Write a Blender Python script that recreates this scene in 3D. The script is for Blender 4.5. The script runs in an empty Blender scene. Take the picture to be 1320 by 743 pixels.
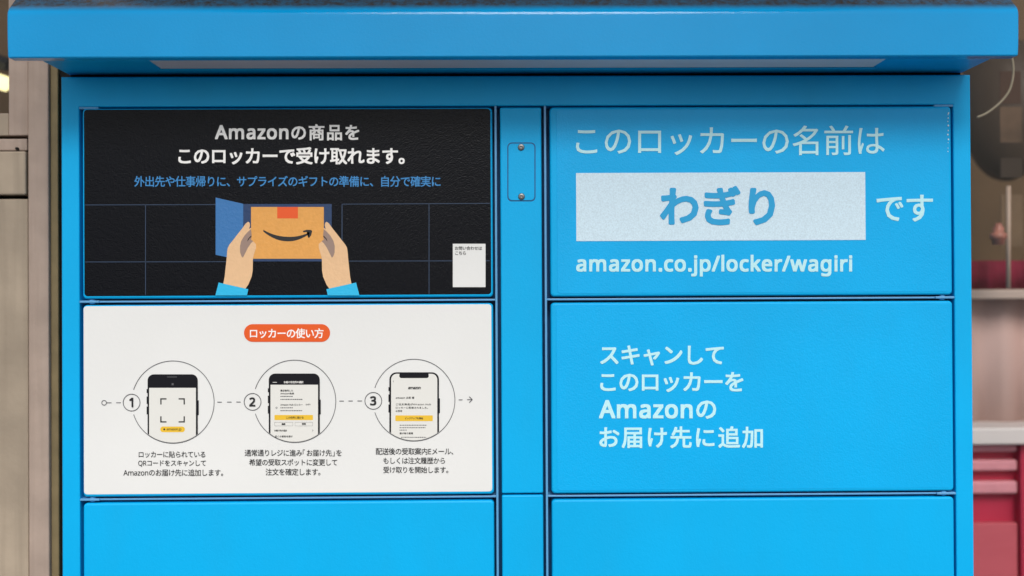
import bpy, bmesh, math, random
from mathutils import Vector, Matrix

SC = bpy.context.scene
COL = SC.collection
random.seed(7)

# ------------------------------------------------------------------ camera, light, exposure
PW, PH = 1320.0, 743.0                      # the photograph's pixels, used to read sizes off it
CAM = Vector((-0.02525, -1.25, 1.55))
FPX = 1488.17
YAW, PITCH, ROLL = -0.01391, 0.00661, -0.00502
_f = Vector((-math.sin(YAW)*math.cos(PITCH), math.cos(YAW)*math.cos(PITCH), math.sin(PITCH)))
_r0 = Vector((math.cos(YAW), math.sin(YAW), 0))
_u0 = _r0.cross(_f)
_r = _r0*math.cos(ROLL) + _u0*math.sin(ROLL)
_u = _r.cross(_f)
cam_data = bpy.data.cameras.new('camera')
cam = bpy.data.objects.new('camera', cam_data)
COL.objects.link(cam)
cam.matrix_world = Matrix(((_r.x, _u.x, -_f.x, CAM.x), (_r.y, _u.y, -_f.y, CAM.y),
                           (_r.z, _u.z, -_f.z, CAM.z), (0, 0, 0, 1)))
cam_data.sensor_width = 36
cam_data.lens = FPX/PW*36
cam_data.clip_start = 0.02
cam_data.clip_end = 2000
cam_data.dof.use_dof = True
cam_data.dof.focus_distance = 1.245
cam_data.dof.aperture_fstop = 3.3
SC.camera = cam

SUN_EL, SUN_AZ = math.radians(41.5), math.radians(5)      # azimuth to the right of straight behind the camera
world = bpy.data.worlds.new('World')
SC.world = world
world.use_nodes = True
wn = world.node_tree
sky = wn.nodes.new('ShaderNodeTexSky')
sky.sky_type = 'NISHITA'
sky.sun_disc = False
sky.sun_elevation = SUN_EL
sky.sun_rotation = math.radians(180) - SUN_AZ
sky.dust_density = 2.0
hsv = wn.nodes.new('ShaderNodeHueSaturation')           # hazy, nearly white overcast
hsv.inputs['Saturation'].default_value = 0.35
wn.links.new(sky.outputs[0], hsv.inputs['Color'])
bg = wn.nodes['Background']
bg.inputs['Strength'].default_value = 0.075
wn.links.new(hsv.outputs[0], bg.inputs['Color'])

sun_data = bpy.data.lights.new('sun', 'SUN')
sun_data.energy = 1.5
sun_data.angle = math.radians(27)
sun_data.color = (1.0, 0.965, 0.92)
sun = bpy.data.objects.new('sun', sun_data)
COL.objects.link(sun)
sun.rotation_euler = (math.radians(90) - SUN_EL, 0, SUN_AZ)
sun.location = (0, -4, 5)

SC.view_settings.view_transform = 'Standard'
SC.view_settings.look = 'None'
SC.view_settings.gamma = 1
SC.view_settings.exposure = 0.70


def at(px, py, Y=0.0):
    """World point at depth Y that stands behind pixel (px, py) of the photograph."""
    d = _f*FPX + _r*(px - PW/2) - _u*(py - PH/2)
    t = (Y - CAM.y)/d.y
    return CAM + d*t


def X(px, py=371, Y=0.0):
    return at(px, py, Y).x


def Z(py, px=660, Y=0.0):
    return at(px, py, Y).z


# ------------------------------------------------------------------ materials
def lin(*c):
    return tuple((v/12.92 if v <= 0.04045 else ((v + 0.055)/1.055)**2.4) for v in (x/255 for x in c)) + (1,)


def material(name, color, rough=0.4, spec=0.5, bump=None, vary=None, streak=None, coat=0.0, metallic=0.0,
             dirt=None):
    m = bpy.data.materials.new(name)
    m.use_nodes = True
    nt = m.node_tree
    b = nt.nodes['Principled BSDF']
    b.inputs['Base Color'].default_value = color
    b.inputs['Roughness'].default_value = rough
    b.inputs['Specular IOR Level'].default_value = spec
    b.inputs['Metallic'].default_value = metallic
    b.inputs['Coat Weight'].default_value = coat
    b.inputs['Coat Roughness'].default_value = 0.15
    tc = nt.nodes.new('ShaderNodeTexCoord')
    src = tc.outputs['Object']
    col = None
    if vary:                                   # (scale, amount): mottling of the colour itself
        n = nt.nodes.new('ShaderNodeTexNoise')
        n.inputs['Scale'].default_value = vary[0]
        n.inputs['Detail'].default_value = 5
        nt.links.new(src, n.inputs['Vector'])
        mr = nt.nodes.new('ShaderNodeMapRange')
        mr.inputs['From Min'].default_value = 0.3
        mr.inputs['From Max'].default_value = 0.7
        mr.inputs['To Min'].default_value = 1 - vary[1]
        mr.inputs['To Max'].default_value = 1 + vary[1]
        nt.links.new(n.outputs['Fac'], mr.inputs['Value'])
        mx = nt.nodes.new('ShaderNodeMix')
        mx.data_type = 'RGBA'
        mx.blend_type = 'MULTIPLY'
        mx.inputs['Factor'].default_value = 1
        mx.inputs['A'].default_value = color
        nt.links.new(mr.outputs[0], mx.inputs['B'])
        col = mx.outputs['Result']
    if streak:                                 # (scale vector, amount, colour): grain or wiped dirt
        mp = nt.nodes.new('ShaderNodeMapping')
        mp.inputs['Scale'].default_value = streak[0]
        nt.links.new(src, mp.inputs['Vector'])
        n = nt.nodes.new('ShaderNodeTexNoise')
        n.inputs['Scale'].default_value = 1
        n.inputs['Detail'].default_value = 6
        nt.links.new(mp.outputs[0], n.inputs['Vector'])
        mr = nt.nodes.new('ShaderNodeMapRange')
        mr.inputs['From Min'].default_value = 0.45
        mr.inputs['From Max'].default_value = 0.75
        mr.inputs['To Max'].default_value = streak[1]
        nt.links.new(n.outputs['Fac'], mr.inputs['Value'])
        mx = nt.nodes.new('ShaderNodeMix')
        mx.data_type = 'RGBA'
        nt.links.new(mr.outputs[0], mx.inputs['Factor'])
        if col:
            nt.links.new(col, mx.inputs['A'])
        else:
            mx.inputs['A'].default_value = color
        mx.inputs['B'].default_value = streak[2]
        col = mx.outputs['Result']
    if dirt:                                   # (z_low, z_high, colour, amount): grime settled on the upper rim
        sp = nt.nodes.new('ShaderNodeSeparateXYZ')
        nt.links.new(src, sp.inputs[0])
        mr = nt.nodes.new('ShaderNodeMapRange')
        mr.inputs['From Min'].default_value = dirt[0]
        mr.inputs['From Max'].default_value = dirt[1]
        nt.links.new(sp.outputs['Z'], mr.inputs['Value'])
        n = nt.nodes.new('ShaderNodeTexNoise')
        n.inputs['Scale'].default_value = 120
        n.inputs['Detail'].default_value = 8
        n.inputs['Roughness'].default_value = 0.75
        nt.links.new(src, n.inputs['Vector'])
        m1 = nt.nodes.new('ShaderNodeMapRange')
        m1.inputs['From Min'].default_value = 0.35
        m1.inputs['From Max'].default_value = 0.6
        nt.links.new(n.outputs['Fac'], m1.inputs['Value'])
        ma = nt.nodes.new('ShaderNodeMath')
        ma.operation = 'MULTIPLY_ADD'
        ma.inputs[1].default_value = 0.3
        ma.inputs[2].default_value = 0.7
        nt.links.new(m1.outputs[0], ma.inputs[0])
        mm = nt.nodes.new('ShaderNodeMath')
        mm.operation = 'MULTIPLY'
        nt.links.new(mr.outputs[0], mm.inputs[0])
        nt.links.new(ma.outputs[0], mm.inputs[1])
        m3 = nt.nodes.new('ShaderNodeMath')
        m3.operation = 'MULTIPLY'
        m3.inputs[1].default_value = dirt[3]
        nt.links.new(mm.outputs[0], m3.inputs[0])
        mx = nt.nodes.new('ShaderNodeMix')
        mx.data_type = 'RGBA'
        nt.links.new(m3.outputs[0], mx.inputs['Factor'])
        if col:
            nt.links.new(col, mx.inputs['A'])
        else:
            mx.inputs['A'].default_value = color
        mx.inputs['B'].default_value = dirt[2]
        col = mx.outputs['Result']
    if col:
        nt.links.new(col, b.inputs['Base Color'])
    if bump:                                   # list of (noise scale, distance in metres)
        prev = None
        for sc_, dist in bump:
            n = nt.nodes.new('ShaderNodeTexNoise')
            n.inputs['Scale'].default_value = sc_
            n.inputs['Detail'].default_value = 3
            nt.links.new(src, n.inputs['Vector'])
            bp = nt.nodes.new('ShaderNodeBump')
            bp.inputs['Strength'].default_value = 1
            bp.inputs['Distance'].default_value = dist
            nt.links.new(n.outputs['Fac'], bp.inputs['Height'])
            if prev:
                nt.links.new(prev, bp.inputs['Normal'])
            prev = bp.outputs['Normal']
        nt.links.new(prev, b.inputs['Normal'])
    return m


BLUE = (0.001, 0.405, 0.80, 1)
PEEL = [(420, 0.00014), (1100, 0.00005)]
M = {}
M['blue'] = material('blue_powder_coat', BLUE, 0.38, 0.2, PEEL, vary=(5, 0.05),
                    streak=((26, 26, 7), 0.16, (0.012, 0.33, 0.62, 1)))
M['blue_film'] = material('blue_print_film', (0.001, 0.405, 0.82, 1), 0.34, 0.24, [(520, 0.00016), (260, 0.0001)], vary=(7, 0.05),
                         streak=((30, 30, 10), 0.14, (0.012, 0.33, 0.64, 1)))
M['blue_fascia'] = material('blue_powder_coat_shaded_dusty', (0.0005, 0.335, 0.74, 1), 0.10, 0.34, [(420, 0.00015), (1100, 0.00005)], vary=(5, 0.07), coat=0.0,  # darker than the door blue: shade on the fascia put into the colour
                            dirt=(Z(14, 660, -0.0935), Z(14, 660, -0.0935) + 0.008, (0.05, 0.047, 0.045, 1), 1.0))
M['blue_inner'] = material('gap_shade_blue_steel', (0.003, 0.09, 0.26, 1), 0.5, 0.4)  # darkened paint carries the shade of the gaps
M['rib'] = material('bare_edge_blue_steel', (0.10, 0.33, 0.60, 1), 0.35, 0.5, [(300, 0.0001)])
M['void'] = material('black_gap', (0.006, 0.007, 0.01, 1), 0.8, 0.1)
M['black_film'] = material('black_print_film', (0.0028, 0.0034, 0.006, 1), 0.24, 0.15, [(620, 0.00040), (260, 0.00026)])
M['white_film'] = material('white_print_film', (0.76, 0.765, 0.755, 1), 0.4, 0.3, [(300, 0.0001)], vary=(7, 0.02))
M['ink_white'] = material('white_lettering', (0.92, 0.91, 0.89, 1), 0.4, 0.4, vary=(300, 0.04))
M['ink_pale'] = material('pale_cyan_lettering', (0.50, 0.82, 0.88, 1), 0.4, 0.4, vary=(500, 0.05))
M['plate'] = material('pearl_white_print', (0.60, 0.76, 0.86, 1), 0.5, 0.4, [(500, 0.0001)], vary=(700, 0.10))
M['ink_blue'] = material('bright_blue_lettering', (0.04, 0.25, 0.58, 1), 0.4, 0.4)
M['ink_name'] = material('blue_name_lettering', (0.01, 0.34, 0.66, 1), 0.4, 0.4)
M['ink_black'] = material('black_lettering', (0.016, 0.016, 0.018, 1), 0.45, 0.4)
M['ink_grey'] = material('grey_lettering', (0.10, 0.10, 0.11, 1), 0.45, 0.4)
M['line_navy'] = material('slate_blue_line', (0.024, 0.048, 0.098, 1), 0.4, 0.4)
M['navy'] = material('navy_print', (0.015, 0.045, 0.13, 1), 0.4, 0.4, [(330, 0.0003)])
M['flap'] = material('mid_blue_print', (0.03, 0.17, 0.44, 1), 0.38, 0.5, [(330, 0.0003)])
M['kraft'] = material('cardboard_orange_print', (0.76, 0.36, 0.085, 1), 0.4, 0.4, [(330, 0.0003)], vary=(200, 0.04))
M['tape'] = material('orange_red_print', (0.80, 0.10, 0.015, 1), 0.4, 0.4)
M['skin'] = material('skin_tone_print', (0.78, 0.50, 0.28, 1), 0.4, 0.4, [(330, 0.0003)], vary=(200, 0.03))
M['palm'] = material('taupe_print', (0.32, 0.22, 0.18, 1), 0.4, 0.4)
M['cuff'] = material('cyan_print', (0.02, 0.48, 0.80, 1), 0.4, 0.4, [(330, 0.0003)])
M['pill'] = material('orange_badge_print', (0.76, 0.10, 0.010, 1), 0.4, 0.4)
M['yellow'] = material('yellow_print', (0.80, 0.50, 0.035, 1), 0.4, 0.4)
M['phone'] = material('phone_black_print', (0.006, 0.006, 0.010, 1), 0.4, 0.2)
M['screen'] = material('phone_screen_print', (0.74, 0.735, 0.70, 1), 0.4, 0.4)
M['diffuser'] = material('grey_light_diffuser', (0.70, 0.63, 0.65, 1), 0.5, 0.4, vary=(30, 0.04))
M['steel'] = material('zinc_screw', (0.20, 0.20, 0.20, 1), 0.4, 0.5, metallic=0.9)
M['beige'] = material('beige_wood_panel', (0.40, 0.305, 0.25, 1), 0.6, 0.3, [(120, 0.0004)], vary=(16, 0.16),
                      streak=((90, 90, 3), 0.55, (0.25, 0.185, 0.145, 1)))
M['beige_low'] = material('beige_wood_board', (0.375, 0.30, 0.225, 1), 0.6, 0.3, [(120, 0.0004)], vary=(12, 0.16),
                          streak=((70, 70, 4), 0.5, (0.24, 0.19, 0.14, 1)))
M['olive'] = material('olive_rubber_trim', (0.20, 0.15, 0.075, 1), 0.55, 0.3, vary=(40, 0.15))
M['dark'] = material('dark_recess', (0.008, 0.007, 0.006, 1), 0.7, 0.2)
M['brown_wall'] = material('brown_back_wall', (0.14, 0.088, 0.042, 1), 0.7, 0.3, vary=(6, 0.2))
M['plinth'] = material('dark_plinth', (0.02, 0.022, 0.026, 1), 0.6, 0.3)
M['concrete'] = material('pale_concrete', (0.15, 0.147, 0.14, 1), 0.85, 0.2, [(60, 0.002)], vary=(3, 0.15))


# ------------------------------------------------------------------ helpers
def obj(name, me_or_bm, mats, parent=None, smooth=False):
    """Link one mesh object."""
    if isinstance(me_or_bm, bmesh.types.BMesh):
        me = bpy.data.meshes.new(name)
        me_or_bm.normal_update()
        me_or_bm.to_mesh(me)
        me_or_bm.free()
    else:
        me = me_or_bm
    if not isinstance(mats, (list, tuple)):
        mats = [mats]
    for mm in mats:
        me.materials.append(mm)
    o = bpy.data.objects.new(name, me)
    COL.objects.link(o)
    if parent:
        o.parent = parent
        if not parent.parent:              # parts are modelled in world space; the thing's Empty stands at its base
            o.matrix_parent_inverse = Matrix.Translation(parent.location).inverted()
    if smooth:
        me.shade_smooth()
    return o


def thing(name, label, cat, loc=(0, 0, 0), group=None):
    o = bpy.data.objects.new(name, None)
    o.empty_display_size = 0.1
    COL.objects.link(o)
    o.location = loc
    o['label'] = label
    o['category'] = cat
    if group:
        o['group'] = group
    return o


def tag(o, label, cat, group=None):
    o['label'] = label
    o['category'] = cat
    if group:
        o['group'] = group
    return o


def box(bm, x0, x1, y0, y1, z0, z1, bev=0.0, seg=3, only=None):
    vs = [bm.verts.new((x, y, z)) for x in (x0, x1) for y in (y0, y1) for z in (z0, z1)]
    q = ((0, 1, 3, 2), (4, 6, 7, 5), (0, 4, 5, 1), (2, 3, 7, 6), (0, 2, 6, 4), (1, 5, 7, 3))
    fs = [bm.faces.new([vs[i] for i in f]) for f in q]
    if bev > 0:
        es = list({e for f in fs for e in f.edges})
        if only == 'front':
            es = [e for e in es if not all(abs(v.co.y - y1) < 1e-7 for v in e.verts)]
        bmesh.ops.bevel(bm, geom=es, offset=bev, offset_type='OFFSET', segments=seg, profile=0.5, affect='EDGES')


def rounded_slab(x0, x1, y0, y1, z0, z1, r, bev, seg=4):
    """Slab with rounded corners in the xz plane and a rolled front edge."""
    bm = bmesh.new()
    prev = None
    rings = [(0.0, y1)] + [(bev*(1 - math.cos(math.pi/2*k/seg)), y0 + bev*(1 - math.sin(math.pi/2*k/seg))) for k in range(seg + 1)]
    for ins, y in rings:
        pts = rounded(x0 + ins, z0 + ins, x1 - ins, z1 - ins, r - ins*0.7, 6)
        cur = [bm.verts.new((px, y, pz)) for px, pz in pts]
        if prev:
            for i in range(len(cur)):
                j = (i + 1) % len(cur)
                bm.faces.new((prev[i], prev[j], cur[j], cur[i]))
        else:
            bm.faces.new(cur)
        prev = cur
    bm.faces.new(prev)
    bmesh.ops.recalc_face_normals(bm, faces=bm.faces)
    return bm


def boxes(*args, bev=0.0, seg=3, only=None):
    bm = bmesh.new()
    for a in args:
        box(bm, *a, bev=bev, seg=seg, only=only)
    return bm


def extrude_profile(bm, prof, x0, x1):
    """Closed (y, z) outline swept along x."""
    a = [bm.verts.new((x0, y, z)) for y, z in prof]
    b = [bm.verts.new((x1, y, z)) for y, z in prof]
    n = len(prof)
    for i in range(n):
        j = (i + 1) % n
        bm.faces.new((a[i], a[j], b[j], b[i]))
    bm.faces.new(list(reversed(a)))
    bm.faces.new(b)


def tube(bm, pts, rad, n=8):
    rings = []
    for i, p in enumerate(pts):
        p = Vector(p)
        t = (Vector(pts[min(i + 1, len(pts) - 1)]) - Vector(pts[max(i - 1, 0)])).normalized()
        s = t.cross(Vector((0, 1, 0)))
        if s.length < 1e-3:
            s = t.cross(Vector((1, 0, 0)))
        s.normalize()
        w = t.cross(s)
        rr = rad[i] if isinstance(rad, (list, tuple)) else rad
        rings.append([bm.verts.new(p + (s*math.cos(k*math.tau/n) + w*math.sin(k*math.tau/n))*rr) for k in range(n)])
    for a, b in zip(rings, rings[1:]):
        for k in range(n):
            bm.faces.new((a[k], a[(k + 1) % n], b[(k + 1) % n], b[k]))
    bm.faces.new(list(reversed(rings[0])))
    bm.faces.new(rings[-1])


# flat printing on the door faces: polygons in photograph pixels, lifted by thin layers
class Print:
    def __init__(self, layer=0.0, front=0.0):
        self.v, self.f = [], []
        self.y = front - 0.0003 - layer*0.00012

    def poly(self, pts):
        """A simple outline (may be concave), filled."""
        bm = bmesh.new()
        vs = [bm.verts.new((x, y, 0)) for x, y in pts]
        f = bm.faces.new(vs)
        bmesh.ops.triangulate(bm, faces=[f])
        bm.verts.index_update()
        base = len(self.v)
        for v in bm.verts:
            p = at(v.co.x, v.co.y, 0)
            self.v.append((p.x, self.y, p.z))
        for f in bm.faces:
            self.f.append([base + v.index for v in f.verts])
        bm.free()

    def rect(self, x0, y0, x1, y1):
        self.poly([(x0, y0), (x1, y0), (x1, y1), (x0, y1)])

    def flat_rect(self, X0, X1, Z0, Z1):
        b = len(self.v)
        self.v += [(X0, self.y, Z0), (X1, self.y, Z0), (X1, self.y, Z1), (X0, self.y, Z1)]
        self.f.append([b, b+1, b+2, b+3])

    def line(self, pts, w):
        """A stroke of width w through pts."""
        for (x0, y0), (x1, y1) in zip(pts, pts[1:]):
            d = math.hypot(x1 - x0, y1 - y0)
            nx, ny = -(y1 - y0)/d*w/2, (x1 - x0)/d*w/2
            self.poly([(x0 + nx, y0 + ny), (x1 + nx, y1 + ny), (x1 - nx, y1 - ny), (x0 - nx, y0 - ny)])

    def arc(self, cx, cy, r, w, a0=0, a1=360, n=72):
        p = []
        for k in range(n + 1):
            a = math.radians(a0 + (a1 - a0)*k/n)
            p.append((math.cos(a), math.sin(a)))
        for (c0, s0), (c1, s1) in zip(p, p[1:]):
            ro, ri = r + w/2, r - w/2
            self.poly([(cx + ro*c0, cy + ro*s0), (cx + ro*c1, cy + ro*s1), (cx + ri*c1, cy + ri*s1), (cx + ri*c0, cy + ri*s0)])

    def disc(self, cx, cy, r, n=40):
        self.poly([(cx + r*math.cos(k*math.tau/n), cy + r*math.sin(k*math.tau/n)) for k in range(n)])

    def text(self, s, x0, x1, y0, y1, bold=0.0, latin=None, soft=False):
        """Lettering whose ink fills x0..x1, y0..y1 (pixels); glyphs keep their shape, the tracking fits the width.
        bold thickens every stroke (em), latin = (scale, bold) for the Latin letters."""
        lay, pen = [], 0.0
        for ch in s:
            if ch == ' ':
                pen += 0.3
                continue
            vs, fs, adv = glyph(ch)
            bo = bold
            if latin and ch in GLYPHS:
                vs = [(x*latin[0], y*latin[0]) for x, y in vs]
                adv *= latin[0]
                bo = latin[1]
            lay.append((vs, fs, pen, bo))
            pen += adv
        ymin = min(v[1] - bo for vs, _, _, bo in lay for v in vs)
        ymax = max(v[1] + bo for vs, _, _, bo in lay for v in vs)
        l0, ln = lay[0], lay[-1]
        first = min(v[0] for v in l0[0]) - l0[3]
        last = max(v[0] for v in ln[0]) + ln[3]
        sy = sx = (y1 - y0)/(ymax - ymin)
        k = ((x1 - x0)/sx - last + first)/ln[2] if ln[2] > 0 else 1
        if k < 0.95:                            # too tight: smaller letters instead of overlapping ones
            k = 0.95
            sx = (x1 - x0)/(k*ln[2] + last - first)
            sy = min(sy, sx*1.06)
        elif k > 1.06:
            k = 1.06
            sx = (x1 - x0)/(k*ln[2] + last - first)
        ybase = (y0 + y1)/2 + (ymax - ymin)*sy/2
        for vs, fs, pn, bo in lay:
            q = bo*0.9
            ring = [(0, 0)] + ([(-q, -q), (0, -q), (q, -q), (q, 0), (q, q), (0, q), (-q, q), (-q, 0)] if bo else [])
            if soft:
                ring = [(0, 0)] + [(bo*f*math.cos(a*math.tau/16), bo*f*math.sin(a*math.tau/16)) for f in (0.5, 1) for a in range(16)]
            for ri, (bx, by) in enumerate(ring):
                base = len(self.v)
                for vx, vy in vs:
                    p = at(x0 + (vx + bx + pn*k - first)*sx, ybase - (vy + by - ymin)*sy, 0)
                    self.v.append((p.x, self.y - ri*0.000012, p.z))
                for f in fs:
                    self.f.append([base + i for i in f])

    def build(self, name, mat, parent):
        me = bpy.data.meshes.new(name)
        me.from_pydata(self.v, [], self.f)
        bm = bmesh.new()
        bm.from_mesh(me)
        for f in bm.faces:
            f.normal_update()
            if f.normal.y > 0:
                f.normal_flip()
        bm.to_mesh(me)
        bm.free()
        return obj(name, me, mat, parent)


def clip_circle(pts, cx, cy, r, n=64):
    """Outline clipped to a disc."""
    ring = [(cx + r*math.cos(-k*math.tau/n), cy + r*math.sin(-k*math.tau/n)) for k in range(n)]
    out = list(pts)
    for i in range(n):
        a, b = ring[i], ring[(i + 1) % n]
        side = lambda p: (b[0]-a[0])*(p[1]-a[1]) - (b[1]-a[1])*(p[0]-a[0])
        cin = side((cx, cy)) > 0
        src, out = out, []
        for j in range(len(src)):
            p, q = src[j], src[(j + 1) % len(src)]
            sp, sq = side(p), side(q)
            pi, qi = (sp > 0) == cin, (sq > 0) == cin
            if pi:
                out.append(p)
            if pi != qi:
                t = sp/(sp - sq)
                out.append((p[0] + (q[0]-p[0])*t, p[1] + (q[1]-p[1])*t))
        if not out:
            return []
    return out


def rounded(x0, y0, x1, y1, r, n=6):
    p = []
    for cx, cy, a in ((x1-r, y0+r, -90), (x1-r, y1-r, 0), (x0+r, y1-r, 90), (x0+r, y0+r, 180)):
        for k in range(n + 1):
            t = math.radians(a + 90*k/n)
            p.append((cx + r*math.cos(t), cy + r*math.sin(t)))
    return p


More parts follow.
